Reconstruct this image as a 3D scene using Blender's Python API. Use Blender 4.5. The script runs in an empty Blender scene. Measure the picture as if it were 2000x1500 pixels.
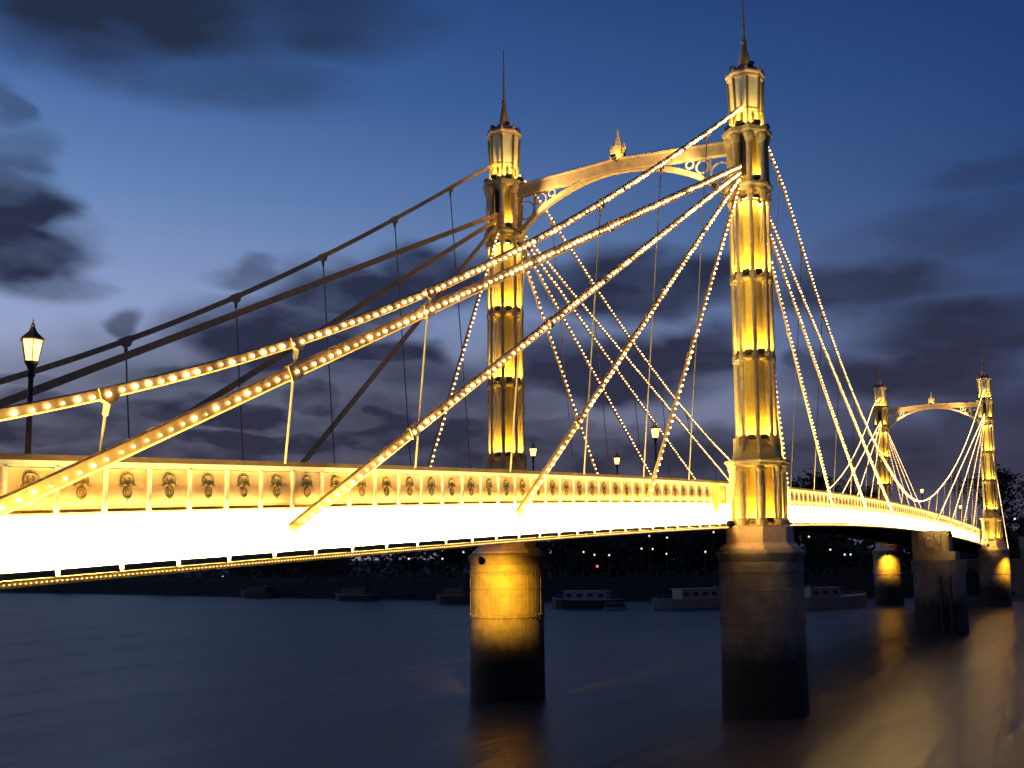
import bpy, math, random
import numpy as np
from mathutils import Vector, Matrix
random.seed(7)
R = math.radians
PI = math.pi
scene = bpy.context.scene
COL = scene.collection

# ------------------------------------------------------------------ camera
YAW, PITCH, ROLL = 0.490143, 0.104201, -0.013080
CAM = Vector((-53.664, -16.994, 8.429))
fw = Vector((math.cos(YAW)*math.cos(PITCH), math.sin(YAW)*math.cos(PITCH), math.sin(PITCH)))
rt = Vector((math.sin(YAW), -math.cos(YAW), 0)); up = rt.cross(fw)
r2 = math.cos(ROLL)*rt + math.sin(ROLL)*up; u2 = -math.sin(ROLL)*rt + math.cos(ROLL)*up
cd = bpy.data.cameras.new('camera'); cam = bpy.data.objects.new('camera', cd); COL.objects.link(cam)
cam.matrix_world = Matrix(((r2.x, u2.x, -fw.x, CAM.x), (r2.y, u2.y, -fw.y, CAM.y), (r2.z, u2.z, -fw.z, CAM.z), (0, 0, 0, 1)))
cd.sensor_width = 36; cd.lens = 35.927; cd.shift_x = -.05501; cd.shift_y = .06360; cd.clip_start = 0.2; cd.clip_end = 6000
scene.camera = cam

def srgb(r, g, b, k=1.0):
    f = lambda v: ((v/255+0.055)/1.055)**2.4 if v > 10 else v/255/12.92
    return (f(r)*k, f(g)*k, f(b)*k, 1)

# ------------------------------------------------------------------ world: dusk sky
world = bpy.data.worlds.new('World'); scene.world = world; world.use_nodes = True
wt = world.node_tree; wn = wt.nodes; wl = wt.links; wn.clear()
def WN(t, **kw):
    n = wn.new(t)
    for k, v in kw.items(): setattr(n, k, v)
    return n
def wm(op, a, b=None, c=None, clamp=False):
    n = WN('ShaderNodeMath', operation=op, use_clamp=clamp)
    for i, v in enumerate((a, b, c)):
        if v is None: continue
        if isinstance(v, (int, float)): n.inputs[i].default_value = v
        else: wl.new(v, n.inputs[i])
    return n.outputs[0]
def wmap(v, a, b, c, d, kind='SMOOTHSTEP'):
    n = WN('ShaderNodeMapRange', interpolation_type=kind)
    wl.new(v, n.inputs[0])
    for i, x in enumerate((a, b, c, d)): n.inputs[i+1].default_value = x
    return n.outputs[0]
def wmix(f, a, b):
    n = WN('ShaderNodeMix', data_type='RGBA')
    for s, v in ((n.inputs[0], f), (n.inputs[6], a), (n.inputs[7], b)):
        if isinstance(v, (int, float)): s.default_value = v
        elif isinstance(v, tuple): s.default_value = v
        else: wl.new(v, s)
    return n.outputs[2]
def wnoise(vec, scale, detail=4, rough=.55):
    n = WN('ShaderNodeTexNoise'); wl.new(vec, n.inputs['Vector'])
    n.inputs['Scale'].default_value = scale; n.inputs['Detail'].default_value = detail; n.inputs['Roughness'].default_value = rough
    return n
def wramp(v, stops):
    n = WN('ShaderNodeValToRGB'); wl.new(v, n.inputs[0]); e = n.color_ramp.elements
    while len(e) < len(stops): e.new(0.5)
    for i, (p, c) in enumerate(stops): e[i].position = p; e[i].color = c
    return n.outputs[0]
tc = WN('ShaderNodeTexCoord'); sep = WN('ShaderNodeSeparateXYZ'); wl.new(tc.outputs['Generated'], sep.inputs[0])
SUN_AZ = YAW + R(62)            # where the sun went down, beyond the frame
dot = wm('ADD', wm('MULTIPLY', sep.outputs[0], math.cos(SUN_AZ)), wm('MULTIPLY', sep.outputs[1], math.sin(SUN_AZ)))
glow = wmap(dot, 0.02, 0.84, 0, 1, 'LINEAR')
eldeg = wm('MULTIPLY', wm('ARCSINE', sep.outputs[2]), 180/PI)
relx = wm('ADD', wm('MULTIPLY', sep.outputs[0], math.cos(YAW)), wm('MULTIPLY', sep.outputs[1], math.sin(YAW)))
rely = wm('SUBTRACT', wm('MULTIPLY', sep.outputs[1], math.cos(YAW)), wm('MULTIPLY', sep.outputs[0], math.sin(YAW)))
azdeg = wm('MULTIPLY', wm('ARCTAN2', rely, relx), 180/PI)
elf = wmap(eldeg, 0, 40, 0, 1, 'LINEAR')
skyL = wramp(elf, [(0, srgb(164, 156, 172)), (.2, srgb(174, 180, 208)), (.34, srgb(150, 170, 214)), (.48, srgb(110, 144, 198)), (.62, srgb(74, 112, 174)), (.8, srgb(42, 80, 142)), (1, srgb(26, 56, 110))])
skyR = wramp(elf, [(0, srgb(76, 72, 98)), (.15, srgb(68, 76, 114)), (.3, srgb(52, 76, 124)), (.45, srgb(44, 74, 128)), (.62, srgb(34, 66, 122)), (.8, srgb(24, 52, 104)), (1, srgb(18, 42, 90))])
clear = wmix(glow, skyR, skyL)
sky = WN('ShaderNodeTexSky', sky_type='NISHITA', sun_disc=False)
sky.sun_elevation = R(0.5); sky.sun_rotation = PI/2 - SUN_AZ; sky.altitude = 20; sky.air_density = 1.2; sky.dust_density = .6
nish = WN('ShaderNodeVectorMath', operation='SCALE'); wl.new(sky.outputs[0], nish.inputs[0]); nish.inputs['Scale'].default_value = 0.10
clear = wmix(0.12, clear, nish.outputs[0])
# clouds: soft banks at their place on the dome, edges broken by noise
stv = WN('ShaderNodeVectorMath', operation='MULTIPLY'); wl.new(tc.outputs['Generated'], stv.inputs[0]); stv.inputs[1].default_value = (1, 1, 2.4)
warp = wnoise(stv.outputs[0], 6.3, 2, .6); warp2 = wnoise(stv.outputs[0], 15, 3, .5)
ws = WN('ShaderNodeSeparateColor'); wl.new(warp.outputs['Color'], ws.inputs[0])
ws2 = WN('ShaderNodeSeparateColor'); wl.new(warp2.outputs['Color'], ws2.inputs[0])
az2 = wm('ADD', azdeg, wm('ADD', wm('MULTIPLY', wm('SUBTRACT', ws.outputs[0], .5), 7), wm('MULTIPLY', wm('SUBTRACT', ws2.outputs[0], .5), 2.2)))
el2 = wm('ADD', eldeg, wm('ADD', wm('MULTIPLY', wm('SUBTRACT', ws.outputs[1], .5), 3.6), wm('MULTIPLY', wm('SUBTRACT', ws2.outputs[1], .5), 1.6)))
cmb = WN('ShaderNodeCombineXYZ'); wl.new(az2, cmb.inputs[0]); wl.new(el2, cmb.inputs[1])
CLOUDS = [(25.4, 28.4, 11.6, 3.6, 0.95), (15.9, 28.6, 8.2, 2.2, 0.6), (19.6, 25.1, 6.6, 1.6, 0.35), (29.2, 17.0, 2.1, 3.3, 0.75), (28.6, 15.3, 2.9, 2.1, 0.9), (29.9, 22.1, 1.1, 1.4, 0.4), (24.0, 12.1, 1.3, 0.9, 0.6), (18.3, 15.2, 2.1, 0.6, 0.45), (25.9, 6.9, 6.3, 1.6, 0.75), (28.0, 8.6, 3.3, 0.7, 0.6), (19.0, 10.3, 5.2, 1.1, 0.7), (15.3, 12.0, 6.3, 2.2, 0.85), (19.7, 8.0, 6.0, 1.4, 0.8), (11.7, 14.3, 5.2, 1.6, 0.85), (7.2, 15.5, 3.9, 1.6, 0.8), (9.7, 11.2, 4.1, 1.2, 0.85), (13.9, 8.8, 3.0, 1.1, 0.75), (8.9, 6.6, 7.7, 1.4, 0.85), (17.6, 6.1, 7.2, 1.1, 0.8), (-4.2, 14.9, 6.6, 1.6, 0.9), (-1.2, 10.5, 6.0, 2.2, 0.9), (-6.5, 11.2, 4.4, 1.6, 0.8), (0.3, 7.0, 4.7, 1.1, 0.65), (-8.3, 6.6, 3.3, 1.1, 0.65), (-16.9, 14.2, 5.8, 1.6, 0.7), (-21.3, 16.6, 5.5, 1.5, 0.4), (-22.0, 11.6, 5.2, 2.1, 0.8), (-18.8, 9.6, 5.8, 1.6, 0.85), (-14.6, 10.8, 1.6, 1.1, 0.6), (-23.2, 6.7, 4.1, 3.0, 0.65), (-23.7, 19.1, 3.9, 1.0, 0.35), (-19.9, 5.0, 4.7, 1.1, 0.65), (-13.9, 6.9, 4.4, 1.6, 0.5),
          (14, 8.6, 17, 3.6, .66), (3, 4.8, 40, 2.6, .74), (-35, 12, 9, 3, .7), (-46, 7, 10, 2, .7), (42, 9, 8, 2, .7), (55, 14, 12, 4, .6), (-75, 12, 18, 4, .6), (95, 9, 16, 3, .7), (-125, 9, 18, 3, .7), (150, 10, 16, 3.5, .65)]
cloud = None
for a, e, ra, re, d in CLOUDS:
    v = WN('ShaderNodeVectorMath', operation='SUBTRACT'); wl.new(cmb.outputs[0], v.inputs[0]); v.inputs[1].default_value = (a, e, 0)
    s = WN('ShaderNodeVectorMath', operation='MULTIPLY'); wl.new(v.outputs[0], s.inputs[0]); s.inputs[1].default_value = (1/ra, 1/re, 0)
    l = WN('ShaderNodeVectorMath', operation='LENGTH'); wl.new(s.outputs[0], l.inputs[0])
    m = wmap(l.outputs['Value'], 1.42, .50, 0, min(1, d*1.25))
    cloud = m if cloud is None else wm('MAXIMUM', cloud, m)
tex = wmap(warp2.outputs['Fac'], .28, .68, .85, 1.08)
cloud = wm('MULTIPLY', cloud, tex, clamp=True)
ccol = wramp(elf, [(0, srgb(54, 52, 66)), (.2, srgb(48, 49, 70)), (.4, srgb(42, 49, 73)), (.7, srgb(36, 48, 72)), (1, srgb(28, 40, 62))])
hs = WN('ShaderNodeHueSaturation'); hs.inputs['Saturation'].default_value = 1.02; wl.new(clear, hs.inputs['Color'])
full = wmix(cloud, hs.outputs[0], ccol)
bg = WN('ShaderNodeBackground'); wl.new(full, bg.inputs[0]); bg.inputs[1].default_value = 1.0
wo = WN('ShaderNodeOutputWorld'); wl.new(bg.outputs[0], wo.inputs[0])

# last of the daylight from where the sun set
sd = bpy.data.lights.new('sun', 'SUN'); sd.energy = 0.03; sd.angle = R(25); sd.color = (1, .8, .7)
so = bpy.data.objects.new('sun', sd); COL.objects.link(so)
so.rotation_euler = Vector((-math.cos(SUN_AZ), -math.sin(SUN_AZ), -0.12)).to_track_quat('-Z', 'Y').to_euler()

scene.view_settings.view_transform = 'Standard'; scene.view_settings.look = 'None'
scene.view_settings.exposure = 0.0; scene.view_settings.gamma = 1.0
scene.cycles.use_denoising = True
scene.cycles.max_bounces = 6; scene.cycles.diffuse_bounces = 3; scene.cycles.glossy_bounces = 3
scene.cycles.sample_clamp_indirect = 40; scene.cycles.sample_clamp_direct = 0
scene.cycles.caustics_reflective = False; scene.cycles.caustics_refractive = False
scene.cycles.use_light_tree = True
world.cycles.sampling_method = 'NONE'

# ------------------------------------------------------------------ materials
def mat(name, col, rough=.6, metal=0.0, var=0.0, vscale=3.0, bump=0.0, bscale=8.0, spec=.5):
    m = bpy.data.materials.new(name); m.use_nodes = True
    t = m.node_tree; b = t.nodes['Principled BSDF']
    c = tuple(col[:3]) + (1,)
    b.inputs['Base Color'].default_value = c; b.inputs['Roughness'].default_value = rough
    b.inputs['Metallic'].default_value = metal; b.inputs['Specular IOR Level'].default_value = spec
    if var > 0:
        tcn = t.nodes.new('ShaderNodeTexCoord'); n = t.nodes.new('ShaderNodeTexNoise')
        geo = t.nodes.new('ShaderNodeNewGeometry'); t.links.new(geo.outputs['Position'], n.inputs['Vector'])
        n.inputs['Scale'].default_value = vscale; n.inputs['Detail'].default_value = 5; n.inputs['Roughness'].default_value = .65
        rp = t.nodes.new('ShaderNodeValToRGB'); t.links.new(n.outputs[0], rp.inputs[0])
        rp.color_ramp.elements[0].position = .32; rp.color_ramp.elements[1].position = .68
        rp.color_ramp.elements[0].color = tuple(x*(1-var) for x in c[:3]) + (1,)
        rp.color_ramp.elements[1].color = tuple(min(1, x*(1+var*.5)) for x in c[:3]) + (1,)
        t.links.new(rp.outputs[0], b.inputs['Base Color'])
        if bump > 0:
            n2 = t.nodes.new('ShaderNodeTexNoise'); t.links.new(geo.outputs['Position'], n2.inputs['Vector'])
            n2.inputs['Scale'].default_value = bscale; n2.inputs['Detail'].default_value = 4
            bn = t.nodes.new('ShaderNodeBump'); bn.inputs['Strength'].default_value = bump; bn.inputs['Distance'].default_value = .05
            t.links.new(n2.outputs[0], bn.inputs['Height']); t.links.new(bn.outputs[0], b.inputs['Normal'])
    return m
def emit(name, col, strength, sampling='AUTO'):
    m = bpy.data.materials.new(name); m.use_nodes = True; t = m.node_tree; t.nodes.clear()
    e = t.nodes.new('ShaderNodeEmission'); e.inputs[0].default_value = tuple(col) + (1,); e.inputs[1].default_value = strength
    o = t.nodes.new('ShaderNodeOutputMaterial'); t.links.new(e.outputs[0], o.inputs[0])
    m.cycles.emission_sampling = sampling
    return m
M = {}
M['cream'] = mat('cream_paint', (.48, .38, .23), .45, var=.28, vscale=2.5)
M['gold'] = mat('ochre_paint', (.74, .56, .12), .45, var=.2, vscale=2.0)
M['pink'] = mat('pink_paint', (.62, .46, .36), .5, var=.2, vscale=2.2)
M['green'] = mat('olive_paint', (.13, .11, .03), .5, var=.3, vscale=4)
M['white'] = mat('white_paint', (.80, .77, .70), .45, var=.08, vscale=1.5)
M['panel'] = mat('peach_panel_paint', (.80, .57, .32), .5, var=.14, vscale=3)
M['coping'] = mat('brown_coping_paint', (.11, .07, .045), .5, var=.3)
M['tray'] = mat('tray_paint', (.17, .13, .06), .5, var=.3)
M['plinth'] = mat('recess_shade_paint', (.30, .20, .09), .5, var=.3)  # brown holds the shade of the recess below the parapet panels
M['iron'] = mat('dark_iron', (.045, .04, .035), .5, .3, var=.3)
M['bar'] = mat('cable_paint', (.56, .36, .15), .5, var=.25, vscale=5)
M['rod'] = mat('hanger_paint', (.34, .28, .19), .45, var=.2)
M['lead'] = mat('lead_roof', (.26, .19, .11), .5, var=.3)
M['asphalt'] = mat('asphalt', (.05, .05, .05), .85, var=.2)
M['soffit'] = mat('deck_soffit', (.06, .045, .035), .7, var=.3)
M['concrete'] = mat('concrete', (.26, .24, .20), .85, var=.3, vscale=1.2, bump=.3)
M['stone'] = mat('stone', (.30, .26, .20), .85, var=.3, vscale=1.5, bump=.4)
M['mud'] = mat('bank_earth', (.035, .03, .022), .95, var=.4, vscale=.4)
M['ground'] = mat('ground_soil', (.03, .032, .02), .95, var=.4, vscale=.2)
M['bark'] = mat('bark', (.05, .038, .028), .9, var=.3)
M['leaf'] = mat('foliage', (.045, .06, .022), .8, var=.5, vscale=.8)
M['brick'] = mat('dark_brick', (.11, .065, .045), .85, var=.3)
M['slate'] = mat('slate', (.05, .05, .055), .7, var=.2)
M['hull'] = mat('dark_hull', (.03, .028, .03), .5, var=.3)
M['boatwhite'] = mat('boat_white', (.34, .31, .27), .5, var=.15)
M['boatred'] = mat('boat_red', (.28, .07, .05), .5, var=.2)
M['boatgreen'] = mat('boat_green', (.05, .10, .06), .5, var=.2)
M['pane'] = mat('window_glass', (.02, .022, .03), .08)
M['copper'] = mat('copper_roof', (.22, .11, .06), .5, .2, var=.2)
M['lamp_iron'] = mat('lamp_iron', (.05, .045, .03), .45, .2, var=.2)
FLOOD = (1.0, .64, .09); WARM = (1.0, .70, .34)
M['bulb'] = emit('bulb_glow', (1.0, .62, .24), 32, 'NONE')
M['bulb_dim'] = emit('bulb_glow_dim', (1.0, .54, .17), 18, 'NONE')
M['bulb_bright'] = emit('bulb_glow_bright', (1.0, .66, .30), 48, 'NONE')
M['bulb_dead'] = mat('bulb_unlit_glass', (.5, .45, .35), .2)
M['bulb_far'] = emit('string_bulb_glow', (1.0, .60, .26), 8, 'NONE')
M['edge_bulb'] = emit('edge_bulb_glow', (1.0, .60, .20), 9, 'NONE')
M['tray_light'] = emit('strip_light', (1.0, .76, .22), 12000)
M['tray_fill'] = emit('strip_fill', (1.0, .66, .27), 620)
M['flood'] = emit('flood_lens', FLOOD, 400)
M['lamp_glow'] = emit('lamp_glass_glow', (1.0, .58, .18), 3.4)
M['bank_glow'] = emit('bank_lamp_glow', (1.0, .84, .66), 1.5, 'NONE')
M['red_glow'] = emit('red_lamp_glow', (1.0, .12, .14), 2.0, 'NONE')
M['window_glow'] = emit('lit_window', (1.0, .66, .32), .35, 'NONE')

# pier iron: rust brown plates with a dark tide band near the water
def pier_mat():
    m = mat('pier_iron', (.24, .21, .165), .7, 0, var=.35, vscale=1.2, bump=.35, bscale=5)
    t = m.node_tree; b = t.nodes['Principled BSDF']
    src = b.inputs['Base Color'].links[0].from_socket
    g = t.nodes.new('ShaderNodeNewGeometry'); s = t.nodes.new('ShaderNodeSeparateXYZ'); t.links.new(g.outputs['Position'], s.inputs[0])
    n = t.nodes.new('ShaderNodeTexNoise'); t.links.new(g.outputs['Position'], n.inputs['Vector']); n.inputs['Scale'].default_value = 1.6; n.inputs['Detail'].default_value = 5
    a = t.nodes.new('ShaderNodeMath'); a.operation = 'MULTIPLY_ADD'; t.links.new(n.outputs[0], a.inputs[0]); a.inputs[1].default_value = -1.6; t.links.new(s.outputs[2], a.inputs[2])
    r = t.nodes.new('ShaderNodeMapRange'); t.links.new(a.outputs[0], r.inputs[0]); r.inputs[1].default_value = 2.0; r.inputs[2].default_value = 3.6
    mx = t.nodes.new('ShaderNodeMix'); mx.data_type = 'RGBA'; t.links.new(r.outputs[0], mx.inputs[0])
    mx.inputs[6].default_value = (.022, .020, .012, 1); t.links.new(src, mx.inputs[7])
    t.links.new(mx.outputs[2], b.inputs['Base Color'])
    return m
M['pier'] = pier_mat()

def water_mat():
    m = bpy.data.materials.new('river_water'); m.use_nodes = True; t = m.node_tree; b = t.nodes['Principled BSDF']
    b.inputs['Base Color'].default_value = (.085, .080, .070, 1); b.inputs['Roughness'].default_value = .36; b.inputs['IOR'].default_value = 1.33
    g = t.nodes.new('ShaderNodeNewGeometry')
    mp = t.nodes.new('ShaderNodeMapping'); t.links.new(g.outputs['Position'], mp.inputs[0])
    mp.inputs['Rotation'].default_value = (0, 0, R(-58)); mp.inputs['Scale'].default_value = (.10, .45, 1)
    n = t.nodes.new('ShaderNodeTexNoise'); t.links.new(mp.outputs[0], n.inputs['Vector']); n.inputs['Scale'].default_value = 1.0; n.inputs['Detail'].default_value = 4; n.inputs['Roughness'].default_value = .5
    bp = t.nodes.new('ShaderNodeBump'); bp.inputs['Strength'].default_value = .34; bp.inputs['Distance'].default_value = .5
    t.links.new(n.outputs[0], bp.inputs['Height']); t.links.new(bp.outputs[0], b.inputs['Normal'])
    n2 = t.nodes.new('ShaderNodeTexNoise'); t.links.new(mp.outputs[0], n2.inputs['Vector']); n2.inputs['Scale'].default_value = .35; n2.inputs['Detail'].default_value = 3
    rr = t.nodes.new('ShaderNodeMapRange'); t.links.new(n2.outputs[0], rr.inputs[0]); rr.inputs[1].default_value = .3; rr.inputs[2].default_value = .7; rr.inputs[3].default_value = .29; rr.inputs[4].default_value = .37
    t.links.new(rr.outputs[0], b.inputs['Roughness'])
    return m
M['water'] = water_mat()

# ------------------------------------------------------------------ mesh helpers
class MB:
    def __init__(s): s.v = []; s.f = []
    def add(s, vs, fs):
        o = len(s.v); s.v += [tuple(v) for v in vs]; s.f += [tuple(i+o for i in f) for f in fs]; return s
    def box(s, x0, x1, y0, y1, z0, z1):
        return s.add([(x0,y0,z0),(x1,y0,z0),(x1,y1,z0),(x0,y1,z0),(x0,y0,z1),(x1,y0,z1),(x1,y1,z1),(x0,y1,z1)],
                     [(0,3,2,1),(4,5,6,7),(0,1,5,4),(1,2,6,5),(2,3,7,6),(3,0,4,7)])
    def lathe(s, prof, n=16, ph=0.0, cx=0, cy=0, caps=True):
        o = []
        for r, z in prof:
            for k in range(n):
                a = ph + 2*PI*k/n; o.append((cx+r*math.cos(a), cy+r*math.sin(a), z))
        fs = []
        for i in range(len(prof)-1):
            for k in range(n):
                fs.append((i*n+k, i*n+(k+1)%n, (i+1)*n+(k+1)%n, (i+1)*n+k))
        if caps:
            fs.append(tuple(range(n-1, -1, -1))); fs.append(tuple((len(prof)-1)*n+k for k in range(n)))
        return s.add(o, fs)
    def tube(s, pts, r, n=8, closed=False, flat=1.0):
        pts = [Vector(p) for p in pts]; N = len(pts); o = []
        rs = r if isinstance(r, (list, tuple)) else [r]*N
        for i, p in enumerate(pts):
            if closed: d = pts[(i+1) % N]-pts[i-1]
            else: d = pts[min(i+1, N-1)]-pts[max(i-1, 0)]
            d.normalize()
            a = d.cross(Vector((0, 1, 0)))
            if a.length < .05: a = d.cross(Vector((1, 0, 0)))
            a.normalize(); b = d.cross(a)
            for k in range(n):
                t = 2*PI*k/n; o.append(p + a*rs[i]*math.cos(t) + b*rs[i]*flat*math.sin(t))
        fs = []
        for i in range(N if closed else N-1):
            j = (i+1) % N
            for k in range(n): fs.append((i*n+k, j*n+k, j*n+(k+1)%n, i*n+(k+1)%n))
        if not closed:
            fs.append(tuple(range(n))); fs.append(tuple((N-1)*n+k for k in range(n-1, -1, -1)))
        return s.add(o, fs)
    def bar(s, pts, ty, th):
        """flat bar swept along a path that lies in a plane y = const"""
        pts = [Vector(p) for p in pts]; N = len(pts); o = []
        for i, p in enumerate(pts):
            d = (pts[min(i+1, N-1)]-pts[max(i-1, 0)]).normalized(); nrm = Vector((-d.z, 0, d.x))
            h = th/2; y = ty/2; c = .25
            for a, b in ((-1, -1+c), (-1+c*1.2, -1), (1-c*1.2, -1), (1, -1+c), (1, 1-c), (1-c*1.2, 1), (-1+c*1.2, 1), (-1, 1-c)):
                o.append(p + Vector((0, a*y, 0)) + nrm*b*h)
        fs = []
        for i in range(N-1):
            for k in range(8): fs.append((i*8+k, (i+1)*8+k, (i+1)*8+(k+1)%8, i*8+(k+1)%8))
        fs.append(tuple(range(8))); fs.append(tuple((N-1)*8+k for k in range(7, -1, -1)))
        return s.add(o, fs)
    def ball(s, c, r, n=6, m=4):
        o = []
        for i in range(m+1):
            ph = PI*i/m
            for k in range(n):
                t = 2*PI*k/n; o.append((c[0]+r*math.sin(ph)*math.cos(t), c[1]+r*math.sin(ph)*math.sin(t), c[2]+r*math.cos(ph)))
        fs = [(i*n+k, (i+1)*n+k, (i+1)*n+(k+1)%n, i*n+(k+1)%n) for i in range(m) for k in range(n)]
        return s.add(o, fs)
    def mesh(s, name, m, smooth=False):
        me = bpy.data.meshes.new(name); me.from_pydata(s.v, [], s.f); me.materials.append(M[m] if isinstance(m, str) else m)
        me.validate(); me.update()
        if smooth: me.shade_smooth()
        return me
    def build(s, name, m, parent=None, loc=(0, 0, 0), smooth=False):
        return put(name, s.mesh(name, m, smooth), parent, loc)
def put(name, me, parent=None, loc=(0, 0, 0), rot=None):
    o = bpy.data.objects.new(name, me); COL.objects.link(o); o.location = loc
    if rot: o.rotation_euler = rot
    if parent: o.parent = parent
    return o
def tag(o, label=None, cat=None, group=None, kind=None):
    if label: o['label'] = label
    if cat: o['category'] = cat
    if group: o['group'] = group
    if kind: o['kind'] = kind
    return o
def empty(name, loc=(0, 0, 0), rz=0, **kw):
    o = bpy.data.objects.new(name, None); COL.objects.link(o); o.location = loc; o.rotation_euler = (0, 0, rz); o.empty_display_size = .2
    return tag(o, **kw)
def copy_tree(o, parent=None):
    c = o.copy(); COL.objects.link(c)
    if parent: c.parent = parent
    for ch in list(o.children): copy_tree(ch, c)
    return c
def smooth_path(pts, n):
    """Catmull-Rom through (x, z) points"""
    P = [np.array(p, float) for p in pts]; P = [2*P[0]-P[1]] + P + [2*P[-1]-P[-2]]; out = []
    seg = len(P)-3
    for i in range(seg):
        a, b, c, d = P[i:i+4]
        for k in range(n):
            t = k/n
            out.append(.5*((2*b)+(c-a)*t+(2*a-5*b+4*c-d)*t*t+(3*b-3*c+d-a)*t**3))
    out.append(P[-2]); return [tuple(q) for q in out]

# ------------------------------------------------------------------ bridge frame
W = 15.994; SPAN = 117.3; GY0 = 1.95
_px = [-49, -41.66, -36.7, -28.8, -14.5, -.16, 12.4, 27.5, 48.7, 63.4, 82.4, 115.5, 140, 166]
_pz = [10.18, 10.52, 10.74, 11.10, 11.78, 12.40, 12.82, 13.12, 13.26, 13.10, 12.70, 11.98, 11.15, 10.1]
_pc = np.polyfit(_px, _pz, 4)
def ztop(x): return float(np.polyval(_pc, x))      # parapet top
def slope(x): return (ztop(x+.5)-ztop(x-.5))

# ---- setting: river, far ground, embankment
def sheet(name, pts, z, m):
    mb = MB(); mb.add([(x, y, z) for x, y in pts], [tuple(range(len(pts)))]); return mb.build(name, m)
river = sheet('river', [(-2500, -2500), (2500, -2500), (2500, 2500), (-2500, 2500)], 0, 'water'); tag(river, kind='structure')
BANK = [(130, 760), (139.6, 475.2), (142.7, 341.2), (135.2, 229.5), (123.8, 145.2), (120.2, 88.7), (127.8, 48.8), (152.0, 16.2), (180.8, -18.5), (212.5, -56.6), (410, -300)]
mb = MB(); n = len(BANK)
mb.add([(x, y, 3.2) for x, y in BANK] + [(2400, -300, 3.2), (2400, 2400, 3.2), (130, 2400, 3.2)], [tuple(range(n+3))])
tag(mb.build('far_ground', 'ground'), kind='structure')
mb = MB()
for i in range(n-1):
    (x0, y0), (x1, y1) = BANK[i], BANK[i+1]
    mb.add([(x0-2, y0-2, -1), (x1-2, y1-2, -1), (x1, y1, 3.3), (x0, y0, 3.3), (x0+.8, y0+.6, 4.2), (x1+.8, y1+.6, 4.2), (x1+1.6, y1+1.2, 4.2), (x0+1.6, y0+1.2, 4.2), (x0+1.6, y0+1.2, 3), (x1+1.6, y1+1.2, 3)],
           [(0, 1, 2, 3), (3, 2, 5, 4), (4, 5, 6, 7), (7, 6, 9, 8)])
tag(mb.build('far_river_wall', 'mud'), 'low dark river wall running along the far bank under the trees', 'river wall')
mb = MB(); mb.box(-140, -49.6, -160, 160, -2, 6.3); mb.box(-70, -49.3, GY0-.6, W-GY0+.6, 6.2, 7.5); tag(mb.build('embankment_ground', 'stone'), kind='structure')

# ------------------------------------------------------------------ girders
GY = 1.95                                   # outer face of the near girder web
PITCH_P = 1.124
def prof_boxes(x0, x1, step, ya, yb, za, zb):
    """long member following the deck line, one box per step, joined end to end"""
    mb = MB(); k = max(1, round((x1-x0)/step)); xs = [x0+(x1-x0)*i/k for i in range(k+1)]
    vs = []
    for x in xs:
        z = ztop(x); vs += [(x, ya, z+za), (x, yb, z+za), (x, yb, z+zb), (x, ya, z+zb)]
    fs = [(0, 1, 2, 3), (len(xs)*4-1, len(xs)*4-2, len(xs)*4-3, len(xs)*4-4)]
    for i in range(k):
        a = i*4; b = a+4
        fs += [(a, b, b+1, a+1), (a+1, b+1, b+2, a+2), (a+2, b+2, b+3, a+3), (a+3, b+3, b, a)]
    return mb.add(vs, fs)
# shared pieces
pw = PITCH_P-.09
me_panel = MB().box(-pw/2, pw/2, -.02, .03, -.40, .385)
me_panel = me_panel.mesh('parapet_panel', 'panel')
def ornament():
    mb = MB()
    arc = [(.13*math.cos(R(a)), 0, .075+.115*math.sin(R(a))) for a in range(-30, 211, 24)]
    mb.tube(arc, .015, 5, flat=.7)
    lo = [(.085*math.cos(R(a)), 0, -.12+.095*math.sin(R(a))) for a in range(0, 360, 36)]
    mb.tube(lo, .013, 5, closed=True, flat=.7)
    for q in (-1, 1):
        mb.tube([(0, 0, .0), (q*.07, 0, .03), (q*.13, 0, -.01), (q*.18, 0, -.015)], [.02, .018, .012, .004], 5, flat=.7)
        mb.tube([(0, 0, .02), (q*.045, 0, .065), (q*.06, 0, .115), (q*.03, 0, .12)], .011, 5, flat=.7)
        mb.tube([(0, 0, -.06), (q*.035, 0, -.09), (q*.03, 0, -.14)], .01, 5, flat=.7)
    mb.tube([(0, 0, .06), (0, 0, -.02)], [.01, .03], 5); mb.tube([(0, 0, -.20), (0, 0, -.26)], [.016, .003], 5)
    mb.tube([(0, 0, .19), (0, 0, .235)], [.016, .003], 5)
    return mb.mesh('scroll_ornament', 'green')
me_orn = ornament()
me_post = MB().box(-.04, .04, -.05, .06, -.48, .46).mesh('parapet_post', 'white')
me_foot = MB().box(-pw/2, pw/2, -.005, .04, -.06, .055).mesh('recess_shade_strip', 'plinth')  # dark strip painted where the recess is only shaded
TL = 1.47
me_tray = MB().box(-TL/2+.05, TL/2-.05, -.11, -.09, -.075, .07).box(-TL/2+.05, TL/2-.05, .05, .07, -.055, -.03).box(-TL/2+.05, TL/2-.05, -.09, .05, -.055, -.045)
me_tray.box(-TL/2+.05, -TL/2+.07, -.09, .05, -.045, -.02).box(TL/2-.07, TL/2-.05, -.09, .05, -.045, -.02)
me_tray = me_tray.mesh('light_tray', 'tray')
me_strip = MB().add([(-TL/2+.1, -.088, -.04), (TL/2-.1, -.088, -.04), (TL/2-.1, -.076, -.002), (-TL/2+.1, -.076, -.002)], [(3, 2, 1, 0)]).mesh('strip_lamp', 'tray_light')
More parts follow.
